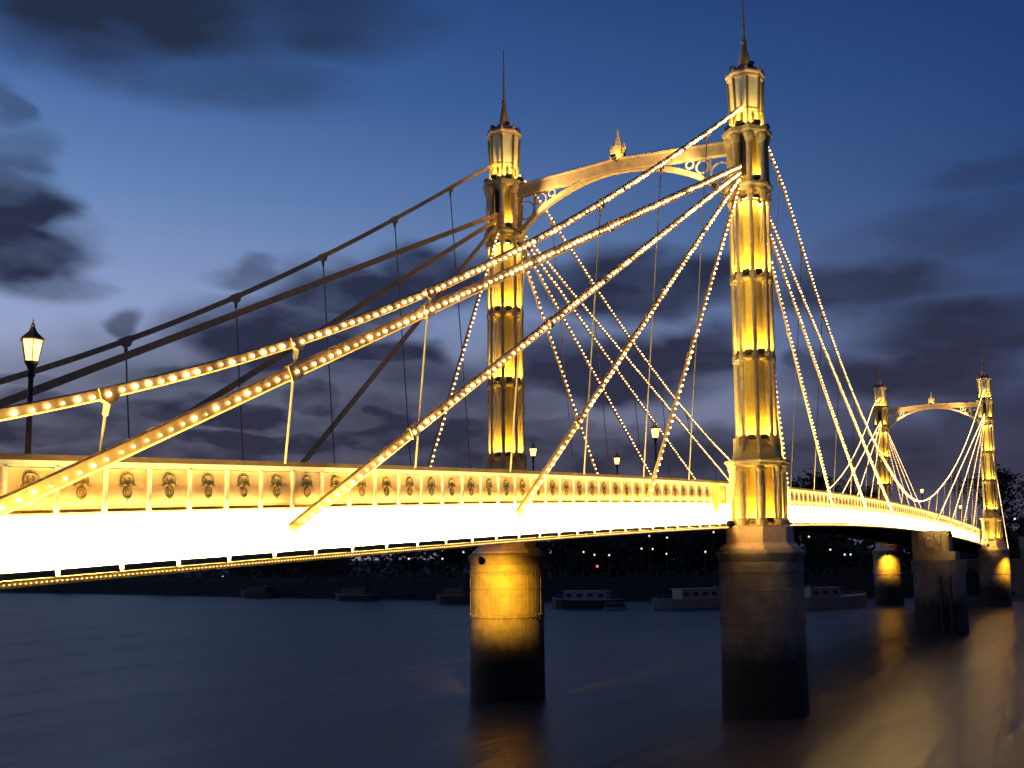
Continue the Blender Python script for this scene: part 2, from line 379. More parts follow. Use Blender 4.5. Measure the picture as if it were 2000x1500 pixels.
me_fill = MB().add([(-TL/2+.1, -.088, .005), (TL/2-.1, -.088, .005), (TL/2-.1, -.087, .04), (-TL/2+.1, -.087, .04)], [(3, 2, 1, 0)]).mesh('added_fill_lamp', 'tray_fill')  # second lens, added to brighten the parapet
me_bracket = MB().box(-.03, .03, -.02, .40, -.1, -.06).mesh('tray_bracket', 'cream')

def near_girder(name, x0, x1, label, first):
    g = empty(name, ((x0+x1)/2, GY, 0), label=label, cat='girder', group='floodlit girders along the deck edge')
    inv = Vector((-(x0+x1)/2, -GY, 0))
    def part(nm, mb, m):
        o = mb.build(nm, m, g, inv); return o
    part('coping', prof_boxes(x0, x1, 2, GY-.10, GY+.30, -.10, .02), 'coping')
    part('top_rail', prof_boxes(x0, x1, 2, GY-.04, GY+.20, -.22, -.10), 'white')
    part('ledge', prof_boxes(x0, x1, 2, GY-.004, GY+.12, -1.20, -1.16), 'cream')
    part('inner_plate', prof_boxes(x0, x1, 2, GY+.10, GY+.16, -1.16, -.22), 'panel')
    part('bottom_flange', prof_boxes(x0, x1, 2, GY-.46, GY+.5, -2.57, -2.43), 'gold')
    # web plates, one for each four panels
    k = round((x1-x0)/(4*PITCH_P)); st = (x1-x0)/k
    for i in range(k):
        a, b = x0+i*st, x0+(i+1)*st
        part('web_plate', prof_boxes(a+.004, b-.004, 1, GY, GY+.10, -2.43, -1.20), 'white')
    # posts, panels with their cast scroll
    X = first
    while X < x1-.4:
        sl = -math.atan(slope(X+PITCH_P/2)); z = ztop(X)
        put('parapet_post', me_post, g, (X-(x0+x1)/2, 0, z-.685))
        xc = X+PITCH_P/2
        if xc+pw/2 < x1:
            z = ztop(xc)
            pn = put('parapet_panel', me_panel, g, (xc-(x0+x1)/2, .03, z-.63), (0, sl, 0))
            oo = put('scroll_ornament', me_orn, pn, (0, -.03, .03)); oo.scale = (1.3, 1.3, 1.3)
            put('recess_shade_strip', me_foot, g, (xc-(x0+x1)/2, .03, z-1.09), (0, sl, 0))
        X += PITCH_P
    X = x0+.75
    while X < x1-.7:
        t = put('light_tray', me_tray, g, (X-(x0+x1)/2, -.44, ztop(X)-2.34), (0, -math.atan(slope(X)), 0))
        put('strip_lamp', me_strip, t); put('added_fill_lamp', me_fill, t); put('tray_bracket', me_bracket, t, (TL/2, 0, 0))
        X += TL
    mb = MB(); X = x0+.3
    while X < x1-.2:
        mb.ball((X, GY-.48, ztop(X)-2.50), .012, 4, 3); X += .11
    tag(part('edge_bulbs', mb, 'edge_bulb'), kind='stuff')
    return g
g1 = near_girder('side_span_girder', -49.4, -.02, 'long brilliant white girder with panelled parapet, running past the amber pier', -49.268)
near_girder('main_span_girder', .02, 117.28, 'white girder of the main span, curving from the tall tower to the distant ones', .5)
mb = MB(); mb.box(-.28, .28, -.16, .1, -2.42, -.10); mb.box(-.34, .34, -.2, .12, -.36, -.12); mb.box(-.34, .34, -.2, .12, -2.41, -2.15)
mb.build('end_pilaster', 'gold', g1, (-1.6+24.71, 0, ztop(-1.6)))

gb = empty('far_side_span_girder', (139, GY, 0), label='plain girder of the side span beyond the small distant tower', cat='girder')
for nm, za, zb, m, yo in (('coping', -.08, 0, 'coping', -.06), ('parapet_plate', -1.16, -.08, 'panel', 0), ('web_plate', -2.5, -1.16, 'white', -.01)):
    prof_boxes(117.3, 162, 4, GY+yo, GY+.2, za, zb).build(nm, m, gb, (-139, -GY, 0))
# the other side of the deck
gf = empty('rear_girder', (34, W-GY, 0), label='unlit girder on the hidden side of the deck, seen only as the dark soffit edge', cat='girder')
for nm, za, zb, m, yo in (('coping', -.08, 0, 'coping', .1), ('parapet_plate', -1.16, -.08, 'panel', .03), ('web_plate', -2.43, -1.16, 'white', .05), ('bottom_flange', -2.57, -2.43, 'gold', .3)):
    prof_boxes(-49.4, 162, 3, W-GY-.2, W-GY+yo, za, zb).build(nm, m, gf, (-34, -(W-GY), 0))
dk = empty('bridge_deck', (34, W/2, 0), kind='structure')
prof_boxes(-49.4, 162, 3, GY+.16, W-GY-.2, -1.7, -1.3).build('road_slab', 'asphalt', dk, (-34, -W/2, 0))
for yk in (5.0, 8.0, 11.0):
    prof_boxes(-49.4, 162, 3, yk-.1, yk+.1, -2.1, -1.7).build('stringer', 'soffit', dk, (-34, -W/2, 0))
me_xb = MB().box(-.14, .14, -(W-GY*2-.5)/2+.1, (W-GY*2-.5)/2-.1, -.28, .3).mesh('cross_beam', 'soffit')
X = -48
while X < 160:
    put('cross_beam', me_xb, dk, (X-34, -.02, ztop(X)-2.13)); X += 5.5

# ------------------------------------------------------------------ piers
def pier(loc, label):
    p = empty('bridge_pier', (loc[0], loc[1], .30), label=label, cat='pier', group='round iron piers under the towers')
    p.scale = (1.03, 1.03, 1.025)
    MB().lathe([(2.24, -4), (2.2, 0), (2.16, 4.40), (2.16, 7.0)], 48).build('shaft', 'pier', p, smooth=False)
    for r, z0, z1 in ((2.21, 4.40, 4.56), (2.19, 6.05, 6.13), (2.22, 6.95, 7.06), (2.19, 7.062, 7.5)):
        MB().lathe([(r-.04, z0), (r, z0+.02), (r, z1-.02), (r-.04, z1)], 48).build('ring_flange', 'pier', p)
    MB().lathe([(2.15, 7.502), (2.2, 7.6), (2.3, 7.84), (2.32, 7.96), (2.26, 8.06), (2.1, 8.15)], 48).build('rim', 'pier', p)
    mb = MB()
    for z in (4.35, 4.60, 6.9, 7.1):
        for k in range(40):
            a = 2*PI*k/40; mb.ball((2.18*math.cos(a), 2.18*math.sin(a), z), .045, 5, 3)
    tag(mb.build('bolts', 'pier', p), kind='stuff')
    me = MB().box(-.02, .02, -.03, .03, -1.1, 1.1).mesh('vertical_seam', 'pier')
    for k in range(12):
        a = 2*PI*k/12+.1
        put('vertical_seam', me, p, (2.155*math.cos(a), 2.155*math.sin(a), 5.65), (0, 0, a+PI/2))
    return p
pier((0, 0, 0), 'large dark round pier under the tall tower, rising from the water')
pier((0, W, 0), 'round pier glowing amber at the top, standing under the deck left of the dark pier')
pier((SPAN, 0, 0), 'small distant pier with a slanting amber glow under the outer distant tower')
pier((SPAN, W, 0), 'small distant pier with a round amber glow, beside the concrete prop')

# ------------------------------------------------------------------ tower
me_house = MB().box(-.13, .13, -.10, .10, -.09, .06).box(-.15, .15, -.12, -.10, -.09, .10).box(-.15, .15, .10, .12, -.09, .08).mesh('floodlight', 'iron')
me_lens = MB().add([(-.09, -.085, .065), (.09, -.085, .065), (.09, .085, .065), (-.09, .085, .065)], [(0, 1, 2, 3)]).mesh('flood_lens', 'flood')
M['flood_soft'] = emit('flood_lens_soft', (1.0, .67, .17), 150)
me_lens2 = MB().add([(-.115, -.085, .065), (.115, -.085, .065), (.115, .085, .065), (-.115, .085, .065)], [(0, 1, 2, 3)]).mesh('flood_lens', 'flood_soft')
M['flood_small'] = emit('flood_lens_small', (1.0, .64, .20), 20)
me_lens3 = MB().add([(-.115, -.085, .065), (.115, -.085, .065), (.115, .085, .065), (-.115, .085, .065)], [(0, 1, 2, 3)]).mesh('flood_lens', 'flood_small')
A8 = [R(22.5+45*k) for k in range(8)]       # slender columns
B8 = [R(45*k) for k in range(8)]            # bays between them
P8 = R(22.5)
def make_tower():
    t = empty('bridge_tower', (0, 0, 0))
    def b(nm, mb, m, parent=t, smooth=False): return mb.build(nm, m, parent, smooth=smooth)
    def oct(prof): return MB().lathe(prof, 8, P8)
    def flood(a, r, z, tilt, lens=None, down=False, sc=1.0):
        h = put('floodlight', me_house, t, (r*math.cos(a), r*math.sin(a), z), None)
        h.rotation_mode = 'QUATERNION'; h.scale = (1.3*sc, 1.2*sc, 1.25*sc)
        q = Matrix.Rotation(a-PI/2, 3, 'Z') @ Matrix.Rotation(tilt + (PI if down else 0), 3, 'X')
        h.rotation_quaternion = q.to_quaternion()
        put('flood_lens', lens or me_lens, h)
    # plinth
    b('foot_moulding', oct([(2.10, 8.12), (2.08, 8.22), (1.90, 8.34), (1.82, 8.46)]), 'pink')
    b('plinth', oct([(1.74, 8.46), (1.74, 9.28), (1.56, 9.36)]), 'pink')
    for a in A8:
        b('column_foot', MB().lathe([(.30, 9.36), (.30, 9.62), (.21, 9.72)], 10, 0, 1.30*math.cos(a), 1.30*math.sin(a)), 'cream')
    b('base_core', oct([(.86, 9.36), (.86, 12.40)]), 'gold')
    for a in A8:
        for da, rr in ((0, .16), (.15, .07), (-.15, .07)):
            R0 = 1.34 if da == 0 else 1.24
            b('base_column', MB().lathe([(rr, 9.72 if da == 0 else 9.36), (rr, 12.15), (rr*1.35, 12.25), (rr*1.5, 12.40)], 12, 0, R0*math.cos(a+da), R0*math.sin(a+da)), 'cream', smooth=False)
    b('base_cornice', oct([(1.48, 12.40), (1.60, 12.46), (1.64, 12.60), (1.74, 12.66), (1.74, 12.78), (1.45, 12.84)]), 'cream')
    for a in B8: flood(a, 1.10, 9.62, R(10))
    # skirt and shaft
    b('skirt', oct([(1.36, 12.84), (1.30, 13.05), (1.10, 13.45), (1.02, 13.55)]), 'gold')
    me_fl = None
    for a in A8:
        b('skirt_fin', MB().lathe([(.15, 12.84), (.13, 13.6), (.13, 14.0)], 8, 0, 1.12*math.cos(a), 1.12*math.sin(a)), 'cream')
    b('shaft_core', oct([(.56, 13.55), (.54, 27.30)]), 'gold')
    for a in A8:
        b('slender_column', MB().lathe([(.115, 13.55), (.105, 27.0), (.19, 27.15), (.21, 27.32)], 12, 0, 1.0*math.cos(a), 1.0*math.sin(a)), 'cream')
    for z in (18.12, 22.46):
        rg = b('ring', oct([(.84, z), (1.10, z+.02), (1.13, z+.07), (1.10, z+.14), (.84, z+.16)]), 'cream')
        for a in A8:
            b('ring_collar', MB().lathe([(.17, z-.12), (.20, z-.06), (.20, z+.27), (.16, z+.34)], 10, 0, .95*math.cos(a), .95*math.sin(a)), 'cream', rg)
    b('capital_ring', oct([(1.0, 27.32), (1.12, 27.36), (1.20, 27.52), (1.30, 27.60), (1.30, 27.74), (1.02, 27.80)]), 'cream')
    for a in A8:
        b('capital', MB().lathe([(.15, 26.75), (.20, 26.95), (.17, 27.02), (.25, 27.31)], 8, 0, 1.0*math.cos(a), 1.0*math.sin(a)), 'cream')
    for z, r in ((14.0, .78), (18.55, .78), (22.88, .78)):
        for a in B8: flood(a, r, z, R(6))
    for z in (26.98,):
        for a in B8: flood(a, .80, z, R(-6), me_lens2, True, sc=.85)
    # saddle stage with openings for the cables
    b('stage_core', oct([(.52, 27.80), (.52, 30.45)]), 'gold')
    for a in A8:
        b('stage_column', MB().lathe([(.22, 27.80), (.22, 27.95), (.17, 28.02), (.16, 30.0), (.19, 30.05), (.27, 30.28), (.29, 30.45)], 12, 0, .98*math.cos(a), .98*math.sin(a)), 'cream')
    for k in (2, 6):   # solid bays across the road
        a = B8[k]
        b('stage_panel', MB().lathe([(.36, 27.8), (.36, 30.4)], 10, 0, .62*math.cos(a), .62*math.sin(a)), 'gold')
    for k in (1, 2, 3, 5, 6, 7): flood(B8[k], .86, 28.02, R(10), me_lens2)
    for k in (0, 4):   # dark solids stand in for the shaded openings where the cables enter
        a = B8[k]; b('opening_shade_fill', MB().lathe([(.30, 28.3), (.30, 30.3)], 10, 0, .56*math.cos(a), .56*math.sin(a)), 'iron')
    b('stage_cornice', oct([(1.12, 30.45), (1.24, 30.52), (1.34, 30.62), (1.36, 30.80), (1.10, 30.90)]), 'cream')
    # drum, lantern and spire
    b('drum', oct([(.90, 30.90), (.84, 31.05), (.82, 31.85), (.87, 31.92)]), 'pink')
    rb = []
    for k, a in enumerate(A8):
        c, s = math.cos(a), math.sin(a)
        mb = MB(); mb.tube([(.87*c, .87*s, 31.05), (.88*c, .88*s, 32.0), (.98*c, .98*s, 33.72)], .07, 6); b('lantern_rib', mb, 'green')
        a2 = A8[(k+1) % 8]; c2, s2 = math.cos(a2), math.sin(a2); f = .94
        lo, hi = .85*f+.02, .95*f+.02
        mb = MB(); mb.add([(lo*c, lo*s, 31.92), (lo*c2, lo*s2, 31.92), (hi*c2, hi*s2, 33.72), (hi*c, hi*s, 33.72),
                           (.93*lo*c, .93*lo*s, 31.92), (.93*lo*c2, .93*lo*s2, 31.92), (.93*hi*c2, .93*hi*s2, 33.72), (.93*hi*c, .93*hi*s, 33.72)],
                          [(0, 1, 2, 3), (7, 6, 5, 4), (0, 4, 5, 1), (3, 2, 6, 7)])
        b('lantern_panel', mb, 'white')
        mb = MB(); am = (a+R(22.5)); mx = .79
        mb.add([(mx*math.cos(am)-.10*math.sin(am)*q, mx*math.sin(am)+.10*math.cos(am)*q, zz) for q, zz in ((-1, 31.2), (1, 31.2), (1, 31.6), (0, 31.78), (-1, 31.6))], [(0, 1, 2, 3, 4)])
        b('drum_slot', mb, 'iron')
    for a in B8: flood(a, 1.10, 31.0, R(8))
    b('lantern_cornice', oct([(.95, 33.72), (1.0, 33.78), (1.01, 33.90), (1.09, 33.98), (1.09, 34.08), (.88, 34.14)]), 'pink')
    b('roof', oct([(.88, 34.14), (.80, 34.36), (.56, 34.42), (.50, 34.60), (.44, 34.62)]), 'lead')
    for a in A8:
        b('corner_finial', MB().lathe([(.08, 34.08), (.10, 34.18), (.06, 34.30), (.02, 34.46)], 8, 0, .97*math.cos(a), .97*math.sin(a)), 'pink')
    for k in (1, 3, 5, 7): flood(B8[k], .74, 34.50, R(14), me_lens3, sc=.8)
    b('spire', oct([(.40, 34.60), (.33, 34.85), (.20, 35.5), (.11, 36.0)]), 'lead')
    b('spire_ball', MB().ball((0, 0, 36.1), .17, 10, 6), 'lead', smooth=True)
    b('needle', MB().lathe([(.085, 36.2), (.06, 37.4), (.02, 39.6)], 8), 'lead')
    return t
tower = make_tower()
TL_ = [((0, 0, 0), 'tall floodlit tower on the large dark pier, its spire leaving the top of the frame'),
       ((0, W, 0), 'second floodlit tower, rising behind the parapet above the amber lit pier'),
       ((SPAN, 0, 0), 'small distant tower with lit stays fanning from both sides, next to the frame edge'),
       ((SPAN, W, 0), 'small distant tower partly crossed by the lit cables coming down from the tall tower')]
for i, (loc, lab) in enumerate(TL_):
    o = tower if i == 0 else copy_tree(tower)
    o.location = (loc[0], loc[1], .33); o.scale = (1.03, 1.03, 1.025); tag(o, lab, 'bridge tower', 'floodlit towers of the bridge')

# ------------------------------------------------------------------ portal arches
def portal(x, label):
    W0 = 15.353
    g = empty('portal_arch', (x, W/2, 28.72), label=label, cat='arch', group='arched portals joining the towers')
    g.scale = (1.03, W/W0, 1.03)
    lo = smooth_path([(1.05, 27.35), (1.7, 27.95), (2.8, 28.75), (4.2, 29.42), (5.9, 29.92), (7.68, 30.08), (9.45, 29.92), (11.15, 29.42), (12.55, 28.75), (13.65, 27.95), (14.3, 27.35)], 5)
    off = Vector((0, -W0/2, -27.7))
    # arch rib
    mb = MB(); vs = []
    for i, (y, z) in enumerate(lo):
        y0, z0 = lo[max(i-1, 0)]; y1, z1 = lo[min(i+1, len(lo)-1)]
        d = Vector((0, y1-y0, z1-z0)).normalized(); nn = Vector((0, -d.z, d.y)); p = Vector((0, y, z))
        for xx, h in ((-.16, 0), (.16, 0), (.16, .26), (-.16, .26)): vs.append(tuple(p+nn*h+Vector((xx, 0, 0))+off))
    fs = []
    for i in range(len(lo)-1):
        a = i*4; fs += [(a+k, a+(k+1) % 4, a+4+(k+1) % 4, a+4+k) for k in range(4)]
    mb.add(vs, fs); mb.build('arch_rib', 'cream', g)
    # top chord, slightly gabled
    mb = MB(); ys = [1.0, 4.2, 7.68, 11.15, 14.35]; zt = [30.45, 30.62, 30.82, 30.62, 30.45]; vs = []
    for y, z in zip(ys, zt):
        for xx, h in ((-.20, -.62), (.20, -.62), (.20, 0), (-.20, 0)): vs.append((xx, y-W0/2, z+h-27.7))
    fs = [(0, 1, 2, 3), (19, 18, 17, 16)]
    for i in range(4):
        a = i*4; fs += [(a+k, a+(k+1) % 4, a+4+(k+1) % 4, a+4+k) for k in range(4)]
    mb.add(vs, fs); mb.build('top_chord', 'cream', g)
    mb = MB(); vs = []
    for y, z in zip(ys, zt):
        for xx, h in ((-.27, .0), (.27, .0), (.27, .09), (-.27, .09)): vs.append((xx, y-W0/2, z+h-27.7+.002))
    mb.add(vs, fs); mb.build('chord_cap', 'pink', g)
    # added row of dark spikes, imitating a soft dark smear above the chord
    mb = MB()
    for k in range(64):
        y = 1.2+k*(W0-2.4)/63
        if abs(y-W0/2) < .7: continue
        z = 30.45+(1-abs(y-W0/2)/(W0/2-1))*.37+.09
        mb.tube([(0, y-W0/2, z-27.7), (0, y-W0/2, z-27.7+.22)], [.05, .012], 4)
    tag(mb.build('dark_band_spikes', 'iron', g), kind='stuff')
    # spandrel rings
    for s in (-1, 1):
        for yy, zz, rr in ((6.15, 1.25, .56), (5.1, 1.75, .36), (4.35, 2.02, .22)):
            mb = MB(); mb.tube([(0, s*yy+rr*math.cos(R(a)), zz+rr*math.sin(R(a))) for a in range(0, 360, 24)], .06, 6, closed=True)
            mb.build('spandrel_ring', 'pink', g)
        for yy, z0, z1 in ((5.58, .75, 2.2), (6.6, .2, 2.1)):
            MB().box(-.05, .05, s*yy-.04, s*yy+.04, z0, z1).build('spandrel_bar', 'pink', g)
    # central pinnacle
    pn = MB().box(-.22, .22, -.42, .42, 3.2, 3.42).box(-.16, .16, -.26, .26, 3.42, 4.0)
    pn.lathe([(.20, 4.0), (.16, 4.3), (.05, 4.75), (.03, 5.1)], 8).build('pinnacle', 'cream', g)
    for s in (-1, 1): MB().lathe([(.11, 3.42), (.11, 3.75), (.13, 3.8), (.02, 4.2)], 8, 0, 0, s*.38).build('pinnacle_side', 'cream', g)
    h = put('floodlight', me_house, g, (-.62, 0, 3.15)); h.rotation_mode = 'QUATERNION'
    h.rotation_quaternion = Vector((.5, 0, .9)).to_track_quat('Z', 'Y'); put('flood_lens', me_lens2, h)
    MB().box(-.64, -.2, -.03, .03, 3.0, 3.06).build('flood_bracket', 'iron', g)
    # floodlights at the springings, aimed along the arch
    for s in (-1, 1):
        for xx in (-1.7,):
            MB().box(-1.7, -.3, s*(W0/2-1.35)-.05, s*(W0/2-1.35)+.05, -.28, -.2).build('flood_bracket', 'iron', g)
            h = put('floodlight', me_house, g, (xx, s*(W0/2-1.35), -.1)); h.rotation_mode = 'QUATERNION'
            d = Vector((1.3, -s*4.5, 2.3)).normalized()
            h.rotation_quaternion = d.to_track_quat('Z', 'Y')
            sp = bpy.data.lights.new('portal_spot', 'SPOT'); sp.energy = 4600; sp.color = (1, .60, .20); sp.spot_size = R(80); sp.spot_blend = .8; sp.shadow_soft_size = .08
            lo_ = bpy.data.objects.new('portal_spot', sp); COL.objects.link(lo_); lo_.parent = h
            lo_.location = (0, 0, .12); lo_.rotation_euler = (PI, 0, 0)
    return g
portal(0, 'wide arched portal with a small pinnacle joining the two large towers')
portal(SPAN, 'small distant arched portal with a pinnacle joining the two distant towers')

# ------------------------------------------------------------------ cables
me_bulb = []
for q, k in ((.034, 'bulb'), (.031, 'bulb_dim'), (.037, 'bulb_bright'), (.034, 'bulb_dead')): me_bulb.append(MB().ball((0, 0, 0), q, 8, 5).mesh('bulb', k, True))
brnd = random.Random(21)
def yN(z): return 1.5-.0789*(z-12) if z < 31 else 0.0    # the cables lean inward from the tower tops to the deck edge
def yF(z): return W-yN(z)
def cable(name, pts, yf, label, group, th=.26, ty=.10, bulbs='single', n=6, clamps=(), hangers=(), cat='cable', br=.05):
    path = smooth_path(pts, n) if len(pts) > 2 else [tuple(np.array(pts[0])*(1-k/12)+np.array(pts[1])*k/12) for k in range(13)]
    x0, z0 = path[0]; y0 = yf(z0)
    ob = MB().bar([(x-x0, yf(z)-y0, z-z0) for x, z in path], ty, th).build(name, 'bar', None, (x0, y0, z0)); tag(ob, label, cat, group)
    P = np.array(path); seg = np.hypot(*(P[1:]-P[:-1]).T); cum = np.concatenate([[0], np.cumsum(seg)])
    def at_len(s): return float(np.interp(s, cum, P[:, 0])), float(np.interp(s, cum, P[:, 1]))
    if bulbs:
        mb = MB(); s = .5
        while s < cum[-1]-.2:
            bx, bz = at_len(s)
            loc = (bx-x0, yf(bz)-y0-(ty/2+.045), bz-z0-.02)
            if bulbs == 'single':
                q = brnd.random(); me = me_bulb[3 if q < .02 else 1 if q < .30 else 2 if q > .8 else 0]
                put('bulb', me, ob, (loc[0]+brnd.uniform(-.03, .03), loc[1], loc[2]+brnd.uniform(-.02, .02)))
            else: mb.ball((loc[0]+brnd.uniform(-.04, .04), loc[1], loc[2]+brnd.uniform(-.03, .03)), br*brnd.uniform(.75, 1.15), 6, 4)
            s += .35
        if bulbs != 'single': tag(mb.build('bulbs', 'bulb_far', ob), kind='stuff')
    xs = P[:, 0]; order = np.argsort(xs)
    zat = lambda x: float(np.interp(x, xs[order], P[order, 1]))
    for cx in clamps:
        cz = zat(cx); ang = math.atan2(zat(cx+.2)-zat(cx-.2), .4)
        c = MB().box(-.22, .22, -ty/2-.02, ty/2+.02, -th/2-.03, th/2+.03).build('clamp', 'bar', ob, (cx-x0, yf(cz)-y0, cz-z0)); c.rotation_euler = (0, -ang, 0)
    for hx in hangers:
        cz = zat(hx); ang = math.atan2(zat(hx+.2)-zat(hx-.2), .4); yc = yf(cz)-y0
        c = MB().add([(-.24, -ty/2-.02, .13), (.24, -ty/2-.02, .13), (.24, -ty/2-.02, -.10), (.08, -ty/2-.02, -.24), (-.08, -ty/2-.02, -.24), (-.24, -ty/2-.02, -.10),
                      (-.24, ty/2+.02, .13), (.24, ty/2+.02, .13), (.24, ty/2+.02, -.10), (.08, ty/2+.02, -.24), (-.08, ty/2+.02, -.24), (-.24, ty/2+.02, -.10)],
                     [(0, 5, 4, 3, 2, 1), (6, 7, 8, 9, 10, 11)] + [(k, (k+1) % 6, 6+(k+1) % 6, 6+k) for k in range(6)]).build('hanger_clamp', 'bar', ob, (hx-x0, yc, cz-z0))
        c.rotation_euler = (0, -ang, 0)
        hz = ztop(hx)-.05; yb = yf(hz)-y0+(.08 if yf is yN else -.08)
        L = cz-hz
        h = MB().tube([(hx-x0, yc, cz-z0-.15), (hx-x0, yc+(yb-yc)*.45/L, cz-z0-.45), (hx-x0, yc+(yb-yc)*.5/L, cz-z0-.5), (hx-x0, yb, hz-z0)], [.07, .065, .03, .03], 8)
        h.build('hanger_rod', 'rod', ob)
    return ob
NG, MG, FG, DG = 'lit cables over the side span', 'lit cables over the main span', 'dark cables behind the side span', 'lit cables on the rear side of the main span'
HS = [-45.0, -39.5, -34.1, -28.6, -23.1, -17.5, -11.7, -6.2]
SIDE = [(-49.2, 9.6), (-45.5, 10.25), (-41.79, 11.22), (-39.5, 11.95), (-37.0, 12.92), (-34.09, 14.07), (-28.54, 16.5), (-24.0, 18.95), (-20.5, 20.95), (-12.87, 25.5), (-6.29, 29.65), (-.3, 33.5)]
_sc = np.polyfit([q[0] for q in SIDE], [q[1] for q in SIDE], 3)
SIDE = [(x, float(np.polyval(_sc, x))) for x in np.linspace(-49.2, -.3, 14)]
MAIN = [(.3, 33.6), (4.06, 32.4), (8.3, 30.3), (15.66, 26.25), (24.82, 22.0), (34.73, 18.35), (44.1, 15.8), (51.5, 14.3), (58.65, 13.75)]
MAIN = MAIN + [(117.3-x, z) for x, z in reversed(MAIN[:-1])]
MH = [6.2, 11.7, 17.5, 23.1, 28.6, 34.1, 39.5, 45.0, 50.5]; MH = MH+[117.3-x for x in reversed(MH)]
ST = [(-45.2, 7.72), (-33.85, 9.19), (-22.61, 9.91), (-11.3, 10.95)]         # where the stays land on the side span
SM = [(45.3, 12.2), (33.9, 12.15), (22.6, 11.9), (11.2, 11.6)]              # and on the main span
TZ = [29.75, 29.45, 29.2, 29.0]
cable('suspension_cable', SIDE, yN, 'uppermost bulb-lit cable sagging from the tall tower lantern to the frame edge, with hangers', NG, th=.26, hangers=HS)
cable('stay_cable', [ST[0], (-.9, TZ[0])], yN, 'thick bulb-lit stay just under the uppermost cable, meeting the parapet by the street lamp', NG, th=.35, clamps=(-34.1, -28.6, -23.1, -16.5), n=4)
cable('stay_cable', [ST[1], (-.9, TZ[1])], yN, 'bulb-lit stay ending on the white girder halfway along the side span', NG, th=.30, clamps=(-28.9, -21))
cable('stay_cable', [ST[2], (-.9, TZ[2])], yN, 'steeper bulb-lit stay landing on the parapet right of the second tower', NG, th=.27, clamps=(-18.4, -10.5))
cable('stay_cable', [ST[3], (-.9, TZ[3])], yN, 'steepest bulb-lit stay on the side span, closest to the tall tower', NG, th=.22, clamps=(-7.2,))
# main span
cable('suspension_cable', MAIN, yN, 'lit cable dipping from the tall tower to mid span and rising again', MG, bulbs='many', th=.22, n=5, hangers=MH)
for i, lab in enumerate(('lit stay right of the tall tower, reaching farthest along the main span parapet', 'lit stay right of the tall tower, second of those landing on the main span parapet',
                         'lit stay right of the tall tower, third of those landing on the main span parapet', 'almost vertical lit stay tucked against the tall tower')):
    cable('stay_cable', [(.9, TZ[i]), SM[i]], yN, lab, MG, bulbs='many', th=.22, clamps=(SM[i][0]*.42,))
for i, lab in enumerate(('flattest stay fanning from the outer distant tower toward mid span', 'second flattest stay fanning from the outer distant tower', 'third stay of the fan from the outer distant tower', 'steep inner stay of the fan from the outer distant tower')):
    cable('stay_cable', [(117.3-SM[i][0], SM[i][1]-.3), (116.4, TZ[i])], yN, lab, MG, bulbs='many', th=.22)
cable('stay_cable', [(118.2, TZ[0]), (162.5, 8.2)], yN, 'lit stay dropping outward from the outer distant tower to the river wall side', MG, bulbs='many', th=.22)
# rear side
cable('suspension_cable', SIDE, yF, 'thin dark upper cable against the sky behind the lamp, with hangers', FG, bulbs=None, th=.20, hangers=HS)
cable('stay_cable', [ST[0], (-.9, TZ[0])], yF, 'dark unlit stay just below the thin dark upper cable', FG, bulbs=None, th=.27, n=4)
cable('stay_cable', [ST[1], (-.9, TZ[1])], yF, 'dark unlit stay crossing behind the lit cables left of the second tower', FG, bulbs=None, th=.25)
cable('stay_cable', [ST[2], (-.9, TZ[2])], yF, 'steep dark unlit stay behind the lit stays, left of the second tower', FG, bulbs=None, th=.25)
cable('stay_cable', [ST[3], (-.9, TZ[3])], yF, 'steep dotted stay hanging close beside the second tower', FG, bulbs='many', th=.20)
cable('suspension_cable', MAIN, yF, 'long lit cable sloping from the second tower behind the tall tower to the distant pair', DG, bulbs='many', th=.22, n=5, hangers=MH[:8])
for i, lab in enumerate(('lit stay right of the second tower, flattest of the four below its upper cable', 'lit stay right of the second tower, second flattest of the four', 'lit stay right of the second tower, third of the four', 'lit stay right of the second tower, steepest of the four')):
    cable('stay_cable', [(.9, TZ[i]), SM[i]], yF, lab, DG, bulbs='many', th=.20)
for i, lab in enumerate(('dotted stay on the shore side of the inner distant tower, flattest', 'dotted stay left of the inner distant tower, second flattest', 'dotted stay left of the inner distant tower, steep one')):
    cable('stay_cable', [(117.3-SM[i][0], SM[i][1]-.3), (116.4, TZ[i])], yF, lab, DG, bulbs='many', th=.20)
for i, lab in enumerate(('lit stay right of the inner distant tower, outermost of the bundle', 'lit stay right of the inner distant tower, second of the bundle', 'lit stay right of the inner distant tower, third of the bundle', 'lit stay right of the inner distant tower, steepest of the bundle')):
    cable('stay_cable', [(118.2, TZ[i]), (117.3-ST[i][0], ST[i][1]-.2)], yF, lab, DG, bulbs='many', th=.20)

# ------------------------------------------------------------------ pier floodlights (amber)
def pier_spot(loc, target, power, size, label):
    g = empty('pier_floodlight', loc, label=label, cat='floodlight', group='amber floodlights under the deck')
    d = (Vector(target)-Vector(loc)).normalized(); g.rotation_mode = 'QUATERNION'; g.rotation_quaternion = d.to_track_quat('-Z', 'Y')
    MB().lathe([(.17, -.02), (.20, .02), (.16, .30), (.08, .38)], 12).build('housing', 'iron', g)
    MB().tube([(0, 0, .2), (0, .0, .75)], .03, 6).build('stem', 'iron', g)
    l = bpy.data.lights.new('pier_spot', 'SPOT'); l.energy = power; l.color = (1, .47, .02); l.spot_size = size; l.spot_blend = 1.0; l.shadow_soft_size = .06
    o = bpy.data.objects.new('pier_spot', l); COL.objects.link(o); o.parent = g; o.location = (0, 0, -.05)
pier_spot((-6.8, W-2.6, 8.2), (-2.1, W-.6, 6.3), 8000, R(60), 'amber floodlight under the deck aimed at the glowing pier')
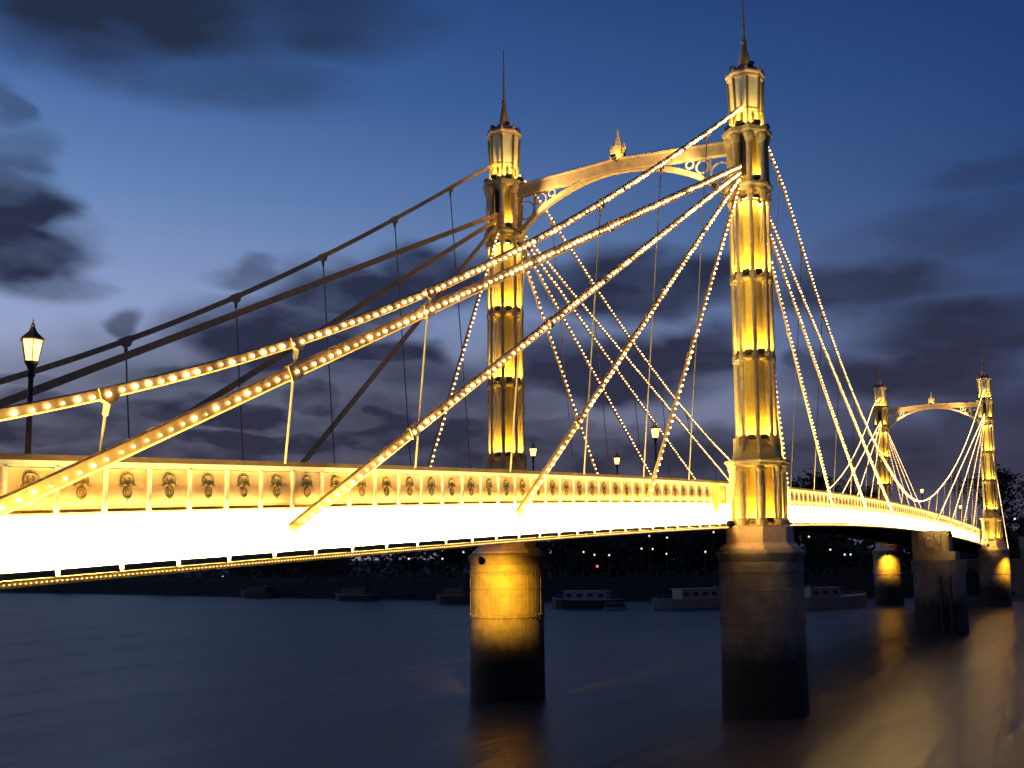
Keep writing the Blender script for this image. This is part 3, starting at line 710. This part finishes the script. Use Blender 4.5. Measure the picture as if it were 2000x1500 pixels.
pier_spot((SPAN-4.4, W-.9, 8.0), (SPAN-1.9, W-.5, 6.4), 6000, R(72), 'amber floodlight under the deck at the inner distant pier')
pier_spot((SPAN-3.4, -3.6, 7.7), (SPAN-1.0, -1.9, 5.6), 5200, R(64), 'amber floodlight under the deck at the outer distant pier')

pier_spot((-3.6, .3, 9.9), (-1.4, -.5, 9.0), 110, R(120), 'small floodlight at the girder end lighting the tall tower plinth')
pier_spot((-3.6, W-2.4, 9.6), (-1.4, W-1.0, 9.0), 110, R(120), 'small floodlight under the deck lighting the second tower plinth')
pier_spot((SPAN-3.6, .3, 9.2), (SPAN-1.4, -.6, 9.0), 160, R(120), 'small floodlight at the distant girder end lighting the outer distant plinth')
pier_spot((54.6, -2.2, 10.0), (57.4, -.6, 9.0), 110, R(110), 'small floodlight under mid span lighting the head of the concrete prop')
# ------------------------------------------------------------------ concrete prop under mid span
for yc, s_, lab in ((-.5, -1, 'concrete prop with a boxy head under mid span, before the amber distant piers'), (W+.5, 1, 'second concrete prop under mid span, hidden behind the large dark pier')):
    cp = empty('concrete_prop', (58.65, yc, .3), label=lab, cat='pier', group='concrete props under mid span')
    MB().lathe([(2.6, -3), (2.6, 5.9)], 24, 0).build('footing', 'pier', cp)
    MB().lathe([(2.75, 5.9), (2.75, 7.2)], 24, 0).build('cap_drum', 'pier', cp)
    MB().box(-1.6, 1.6, -1.9, 2.3, 7.2, 8.1).build('bearing_beam', 'stone', cp)
    MB().box(-1.3, 1.3, -1.3, 2.4, 8.1, 10.25).build('support_box', 'stone', cp)
    for q in (-1.1, -.4, .3, 1.0, 1.7): MB().box(-1.42, -1.30, q-.07, q+.07, 8.1, 10.1).build('box_rib', 'stone', cp)
    for y in (-1.4, -.5): MB().lathe([(.16, -3), (.14, 5.6)], 8, 0, -2.7, y).build('fender_pile', 'hull', cp)

# ------------------------------------------------------------------ street lamps on the deck
def make_lamp():
    t = empty('street_lamp')
    MB().lathe([(.14, 0), (.14, .25), (.09, .4), (.065, .8), (.05, 2.75), (.085, 2.82), (.05, 2.88), (.09, 3.0), (.125, 3.06)], 12).build('post', 'lamp_iron', t)
    for k in range(6):
        a = 2*PI*k/6; a2 = 2*PI*(k+1)/6
        r0, r1 = .135, .215; z0, z1 = 3.10, 3.53
        MB().tube([(r0*math.cos(a), r0*math.sin(a), z0), (r1*math.cos(a), r1*math.sin(a), z1)], .010, 5).build('lantern_bar', 'lamp_iron', t)
        f = .95
        MB().add([(r0*f*math.cos(a), r0*f*math.sin(a), z0), (r0*f*math.cos(a2), r0*f*math.sin(a2), z0), (r1*f*math.cos(a2), r1*f*math.sin(a2), z1), (r1*f*math.cos(a), r1*f*math.sin(a), z1)], [(0, 1, 2, 3)]).build('lamp_glass', 'lamp_glow', t)
    MB().lathe([(.145, 3.06), (.145, 3.10)], 6).build('lantern_base', 'lamp_iron', t)
    MB().lathe([(.25, 3.53), (.25, 3.555), (.17, 3.63), (.09, 3.71), (.06, 3.78), (.04, 3.82), (.055, 3.85), (.016, 3.89), (.006, 3.99)], 6).build('lantern_roof', 'copper', t)
    return t
lamp = make_lamp()
LAMPS = [(-40.7, 2.3, 'lit lantern street lamp standing alone above the parapet, sky behind it'), (-8.6, 2.3, 'bright street lamp glowing behind the steepest side span stay'),
         (33.5, 2.3, 'street lamp glowing among the stays beside the inner distant tower'), (68, 2.3, 'street lamp glowing over mid span between the distant towers'), (100, 2.3, 'street lamp glowing behind the fan of the outer distant tower'),
         (-2.2, 12.8, 'street lamp lit beside the foot of the second tower'), (9.2, 12.8, 'street lamp lit above the parapet between the two large towers')]
for i, (x, y, lab) in enumerate(LAMPS):
    o = lamp if i == 0 else copy_tree(lamp)
    o.location = (x, y, ztop(x)-1.15); tag(o, lab, 'street lamp', 'street lamps on the bridge')

# ------------------------------------------------------------------ boats
def boat(name, loc, ang, Lb, wb, hull_h, hullm, cab, cabm, nwin, label, mast=0, stripe=None):
    g = empty(name, loc, ang, label=label, cat='boat', group='boats moored off the far bank')
    N = 12; mb = MB(); vs = []
    for i in range(N+1):
        t = i/N; x = (t-.5)*Lb
        w = wb/2*min(1, (1-abs(2*t-1)**4)*1.02+.04) if t > .5 else wb/2*(1-.35*(1-2*t)**6)
        sh = hull_h*(1+.35*max(0, t-.5)**2*4+.1*(1-t)); 
        vs += [(x, -w, sh), (x, -w*.8, -.4), (x, w*.8, -.4), (x, w, sh)]
    fs = []
    for i in range(N):
        a = i*4; fs += [(a, a+4, a+5, a+1), (a+1, a+5, a+6, a+2), (a+2, a+6, a+7, a+3), (a+3, a+7, a+4, a)]
    fs += [(0, 1, 2, 3), (N*4+3, N*4+2, N*4+1, N*4)]
    mb.add(vs, fs); mb.build('hull', hullm, g)
    mb2 = MB()
    for s in (-1, 1):
        mb2.tube([(v[0], s*abs(v[1])*1.01, v[2]+.02) for v in vs[0::4]], .07, 5)
    mb2.build('gunwale', stripe or cabm, g)
    x0, x1, h = cab; z0 = hull_h*.95; y = wb*.38
    c = MB().box(x0, x1, -y, y, z0, z0+h).build('cabin', cabm, g)
    MB().box(x0-.2, x1+.25, -y-.15, y+.15, z0+h, z0+h+.12).build('cabin_roof', 'slate' if cabm != 'boatwhite' else 'boatwhite', g)
    me = MB().box(-.42, .42, -.03, .03, -.28, .28).mesh('window', 'pane')
    for k in range(nwin):
        for s in (-1, 1):
            put('window', me, c, (x0+(x1-x0)*(k+.5)/nwin, s*(y+.01), z0+h*.58))
    for q in (-1, 1):
        pts = [(v[0], q*abs(v[1])*.93, v[2]+.62) for v in vs[0::4]][1:-1]
        MB().tube(pts, .025, 5).build('handrail', 'boatwhite', g)
        for v in pts[::2]: MB().tube([v, (v[0], v[1], v[2]-.62)], .022, 5).build('rail_post', 'boatwhite', g)
    MB().box(x0+.6, x0+1.5, -.4, .4, z0+h+.12, z0+h+.42).build('roof_box', 'boatgreen', g)
    MB().lathe([(.11, z0+h+.1), (.10, z0+h+.75), (.14, z0+h+.8)], 8, 0, x0+(x1-x0)*.7, .3).build('flue', 'iron', g)
    if mast:
        MB().lathe([(.09, z0), (.05, z0+mast)], 8, 0, x1+.8, 0).build('mast', 'bark', g)
    return g
def wl_ang(i):  # direction of the bank at segment i
    (x0, y0), (x1, y1) = BANK[i], BANK[i+1]; return math.atan2(y1-y0, x1-x0)
boat('houseboat', (118.9, 155.1, 0), wl_ang(3)+PI, 12, 3.4, 1.1, 'hull', (-4.0, 2.5, 1.2), 'brick', 4, 'low dark houseboat moored under the bright side span')
boat('houseboat', (111.9, 121.2, 0), wl_ang(4)+PI, 11, 3.2, 1.0, 'hull', (-3.5, 2.5, 1.4), 'boatgreen', 4, 'dark houseboat with a pale cabin front between the side span and the amber pier', stripe='boatwhite')
boat('cabin_cruiser', (104.9, 91.6, 0), wl_ang(4)+PI, 9, 3.0, 1.2, 'hull', (-2.5, 1.8, 1.5), 'boatred', 3, 'dark cruiser partly hidden behind the amber pier')
boat('houseboat', (96.6, 60.1, 0), wl_ang(5)+PI, 12, 3.4, 1.2, 'hull', (-3.6, 3.6, 1.5), 'boatwhite', 4, 'black hulled houseboat with white cabin between the two large piers', mast=9)
boat('houseboat', (100.2, 42.7, 0), wl_ang(6)+PI+.25, 15, 4.0, 1.3, 'boatwhite', (-5.2, 3.2, 1.7), 'boatwhite', 5, 'pale houseboat with square windows just left of the large dark pier')
boat('cabin_cruiser', (106.5, 22.5, 0), wl_ang(6)+.25, 13, 3.6, 1.5, 'boatwhite', (-5.0, 0.6, 1.6), 'boatwhite', 3, 'white cabin cruiser with a long bow right of the large dark pier')
boat('dinghy', (91.6, 52.6, 0), wl_ang(5)+.2, 3.6, 1.4, .45, 'boatwhite', (-.9, .2, .35), 'hull', 1, 'small white dinghy beside the mast of the black hulled houseboat')

# ------------------------------------------------------------------ far bank lamps
me_lp = MB().lathe([(.09, 0), (.06, .9), (.05, 1)], 8).mesh('post', 'lamp_iron')
me_gl = MB().ball((0, 0, 0), .19, 8, 6).mesh('globe', 'bank_glow', True)
me_gr = MB().ball((0, 0, 0), .26, 8, 6).mesh('globe', 'red_glow', True)
BL = [(133.0, 181.3, 4.4), (127.7, 119.6, 8.1), (126.3, 109.7, 8.0), (125.5, 103.8, 9.3), (131.1, 78.4, 9.0), (131.6, 76.2, 8.4), (132.2, 73.2, 8.3), (133.4, 66.6, 9.5), (133.9, 64.4, 9.4), (134.5, 61.7, 8.4), (135.9, 54.1, 8.7), (133.5, 64.9, 12.0), (134.2, 61.4, 11.6), (135.9, 52.3, 12.5), (149.2, 33.0, 8.8), (151.2, 30.7, 7.8), (151.9, 29.7, 7.8), (146.3, 36.4, 11.4), (173.7, 1.2, 14.6)]
ORD = 'first second third fourth fifth sixth seventh eighth ninth tenth eleventh twelfth thirteenth fourteenth fifteenth sixteenth seventeenth eighteenth nineteenth twentieth'.split()
def bearing(x, y): return -math.atan2(y-CAM.y, x-CAM.x)
BL.sort(key=lambda q: bearing(q[0], q[1]))
for i, (x, y, z) in enumerate(BL):
    g = empty('bank_lamp', (x, y, 3.2), label='small white lamp on the dark far bank, %s of them counted from the left' % ORD[i], cat='lamp', group='small lamps on the far bank')
    p = put('post', me_lp, g); p.scale = (1, 1, z-3.2); put('globe', me_gl, g, (0, 0, z-3.2+.2))
g = empty('bank_beacon', (131.0, 75.3, 3.2), label='small red lamp on the far bank between the two large piers', cat='lamp')
p = put('post', me_lp, g); p.scale = (1, 1, 3.0); put('globe', me_gr, g, (0, 0, 3.1))

# ------------------------------------------------------------------ trees
def tree_meshes(seed, H, spread):
    rnd = random.Random(seed); tr = MB(); lf = MB()
    tr.tube([(0, 0, 0), (.1, .05, H*.2), (-.1, .1, H*.45), (.05, 0, H*.8)], [.38, .30, .2, .06], 8)
    tips = []
    for k in range(9):
        a = rnd.uniform(0, 2*PI); z0 = H*rnd.uniform(.25, .6); r = spread*rnd.uniform(.5, .95); z1 = z0+H*rnd.uniform(.12, .35)
        p1 = (r*math.cos(a), r*math.sin(a), z1)
        tr.tube([(0, 0, z0), (p1[0]*.5, p1[1]*.5, z0+(z1-z0)*.65), p1], [.14, .09, .03], 6); tips.append(p1)
    cl = [(x, y, z, rnd.uniform(.22, .38)*spread) for x, y, z in tips]
    for k in range(12):
        a = rnd.uniform(0, 2*PI); q = rnd.uniform(0, .75)*spread; z = H*rnd.uniform(.45, .92); q *= 1-.55*max(0, (z/H-.6)/.4)
        cl.append((q*math.cos(a), q*math.sin(a), z, rnd.uniform(.22, .4)*spread))
    for x, y, z, r in cl:
        for k in range(170):
            d = Vector((rnd.gauss(0, 1), rnd.gauss(0, 1), rnd.gauss(0, .8))).normalized()*r*rnd.uniform(.35, 1.08)
            c = Vector((x, y, z))+d
            u = Vector((rnd.gauss(0, 1), rnd.gauss(0, 1), rnd.gauss(0, 1))).normalized(); v = u.orthogonal().normalized(); s = rnd.uniform(.12, .3)
            lf.add([c-u*s, c+v*s*.6, c+u*s, c-v*s*.6], [(0, 1, 2, 3)])
    return tr.mesh('trunk', 'bark'), lf.mesh('crown', 'leaf')
TM = [tree_meshes(11+i, H, s) for i, (H, s) in enumerate(((13, 5.0), (11, 4.6), (15, 5.5), (9, 4.0)))]
rnd = random.Random(3); ti = 0
def inland(t, off):
    """point at parameter t (segment.fraction) on the bank line, pushed inland"""
    i = int(t); f = t-i; (x0, y0), (x1, y1) = BANK[i], BANK[i+1]
    d = Vector((x1-x0, y1-y0)).normalized(); nrm = Vector((-d.y, d.x))
    return x0+(x1-x0)*f+nrm.x*off, y0+(y1-y0)*f+nrm.y*off
TREES = []
for t, off, sc in [(2.6, 18, 1.1), (3.1, 16, 1.0), (3.6, 20, 1.2), (4.1, 15, 1.0), (4.5, 20, 1.1), (4.9, 17, 1.0), (5.25, 15, .9), (5.6, 22, 1.1), (5.95, 17, 1.0), (6.25, 16, 1.0), (6.5, 24, 1.2),
                   (6.72, 20, 1.1), (6.9, 38, 1.45), (7.05, 52, 1.7), (7.2, 66, 1.9), (7.42, 58, 1.8), (7.6, 74, 2.0), (7.35, 84, 1.9), (7.9, 62, 1.7), (7.85, 34, 1.3), (8.05, 40, 1.5), (8.2, 56, 1.8), (8.45, 44, 1.7), (8.6, 30, 1.3), (6.6, 48, 1.3), (6.35, 42, 1.2)]:
    x, y = inland(t, off); TREES.append((x, y, sc))
TREES.sort(key=lambda q: bearing(q[0], q[1]))
ORD += ['twenty-first', 'twenty-second', 'twenty-third', 'twenty-fourth', 'twenty-fifth', 'twenty-sixth']
for i, (x, y, sc) in enumerate(TREES):
    k = rnd.randrange(4)
    g = empty('bank_tree', (x, y, 3.1), rnd.uniform(0, 6.28), label='dark leafy tree on the far bank, %s in the row counted from the left' % ORD[i], cat='tree', group='trees on the far bank')
    g.scale = (sc, sc, sc); put('trunk', TM[k][0], g); put('crown', TM[k][1], g)
# scrub along the river wall: reads as one dark mass
mb = MB(); rnd = random.Random(5)
for t in np.linspace(1.6, 9.2, 900):
    x, y = inland(float(t), rnd.uniform(2.2, 7)); h = rnd.uniform(.6, 2.6)
    for k in range(9):
        c = Vector((x+rnd.gauss(0, .8), y+rnd.gauss(0, .8), 3.1+h*rnd.uniform(.05, 1)))
        u = Vector((rnd.gauss(0, 1), rnd.gauss(0, 1), rnd.gauss(0, 1))).normalized(); v = u.orthogonal(); s = rnd.uniform(.25, .55)
        mb.add([c-u*s, c+v*s*.7, c+u*s, c-v*s*.7], [(0, 1, 2, 3)])
tag(mb.build('bank_shrubbery', 'leaf'), 'low dark scrub growing along the far river wall', 'shrubs', kind='stuff')

mb = MB(); rnd = random.Random(6)
for t in np.linspace(1.9, 9.0, 620):
    x, y = inland(float(t), rnd.uniform(27, 36)); h = (11.5 if t < 6.2 else 8.0)+2.2*math.sin(t*9)+1.6*math.sin(t*23+1)
    if 7.05 < t < 7.5: x += 40; y += 8
    for k in range(34):
        c = Vector((x+rnd.gauss(0, 1.6), y+rnd.gauss(0, 1.6), 3.1+h*rnd.uniform(.0, 1)))
        u = Vector((rnd.gauss(0, 1), rnd.gauss(0, 1), rnd.gauss(0, 1))).normalized(); v = u.orthogonal(); s = rnd.uniform(.4, .95)
        mb.add([c-u*s, c+v*s*.7, c+u*s, c-v*s*.7], [(0, 1, 2, 3)])
tag(mb.build('bank_undergrowth', 'leaf'), 'dark mass of undergrowth behind the far bank under the bridge', 'undergrowth', kind='stuff')

# ------------------------------------------------------------------ far buildings
def building(loc, ang, w, d, h, nf, nb, label, lit, roof='slate', rnd=random.Random(9)):
    g = empty('bank_house', loc, ang, label=label, cat='building', group='dark buildings behind the far bank')
    wl_ = MB().box(-w/2, w/2, -d/2, d/2, 0, h).build('wall', 'brick', g)
    MB().add([(-w/2-.3, -d/2-.3, h), (w/2+.3, -d/2-.3, h), (w/2+.3, d/2+.3, h), (-w/2-.3, d/2+.3, h), (-w/2+2, 0, h+3), (w/2-2, 0, h+3)],
             [(0, 1, 5, 4), (1, 2, 5), (2, 3, 4, 5), (3, 0, 4), (3, 2, 1, 0)]).build('roof', roof, g)
    for k in (-.3, .3): MB().box(w*k-.5, w*k+.5, -.4, .4, h+1.5, h+4.2).build('chimney', 'brick', g)
    m1 = MB().box(-.5, .5, -.06, .06, -.8, .8).mesh('window', 'pane'); m2 = MB().box(-.5, .5, -.06, .06, -.8, .8).mesh('window', 'window_glow')
    for f in range(nf):
        for k in range(nb):
            me = m2 if rnd.random() < lit else m1
            put('window', me, g, (-w/2+w*(k+.5)/nb, -d/2-.02, 1.8+f*(h-1)/nf))
for (t, off, w, h, nf, nb, lab, lit) in ((3.4, 42, 26, 9, 3, 8, 'dark brick terrace behind the bank trees under the side span', .03), (5.2, 40, 22, 10, 3, 7, 'dark brick house row behind the bank lamps between the large piers', .03),
                                       (6.3, 46, 24, 9, 3, 7, 'dark brick block behind the pale houseboat', .03), (8.7, 60, 20, 12, 4, 6, 'dark block behind the trees at the frame edge beyond the distant tower', .05)):
    x, y = inland(t, off); i = int(t); (x0, y0), (x1, y1) = BANK[i], BANK[i+1]
    building((x, y, 3.1), math.atan2(y1-y0, x1-x0), w, 10, h, nf, nb, lab, lit)
# abutment where the far side span lands
ab = empty('stone_abutment', (166, W/2, 0), label='pale stone abutment where the far side span meets the bank', cat='abutment')
MB().box(-4, 14, -W/2-2.5, W/2+2.5, -2, 6.6).build('abutment_wall', 'stone', ab)
for s in (-1, 1):
    MB().box(-4.2, -2.4, s*(W/2+1.2)-.9, s*(W/2+1.2)+.9, 6.6, 10.6).box(-4.4, -2.2, s*(W/2+1.2)-1.1, s*(W/2+1.2)+1.1, 10.6, 11.0).build('abutment_pillar', 'stone', ab)
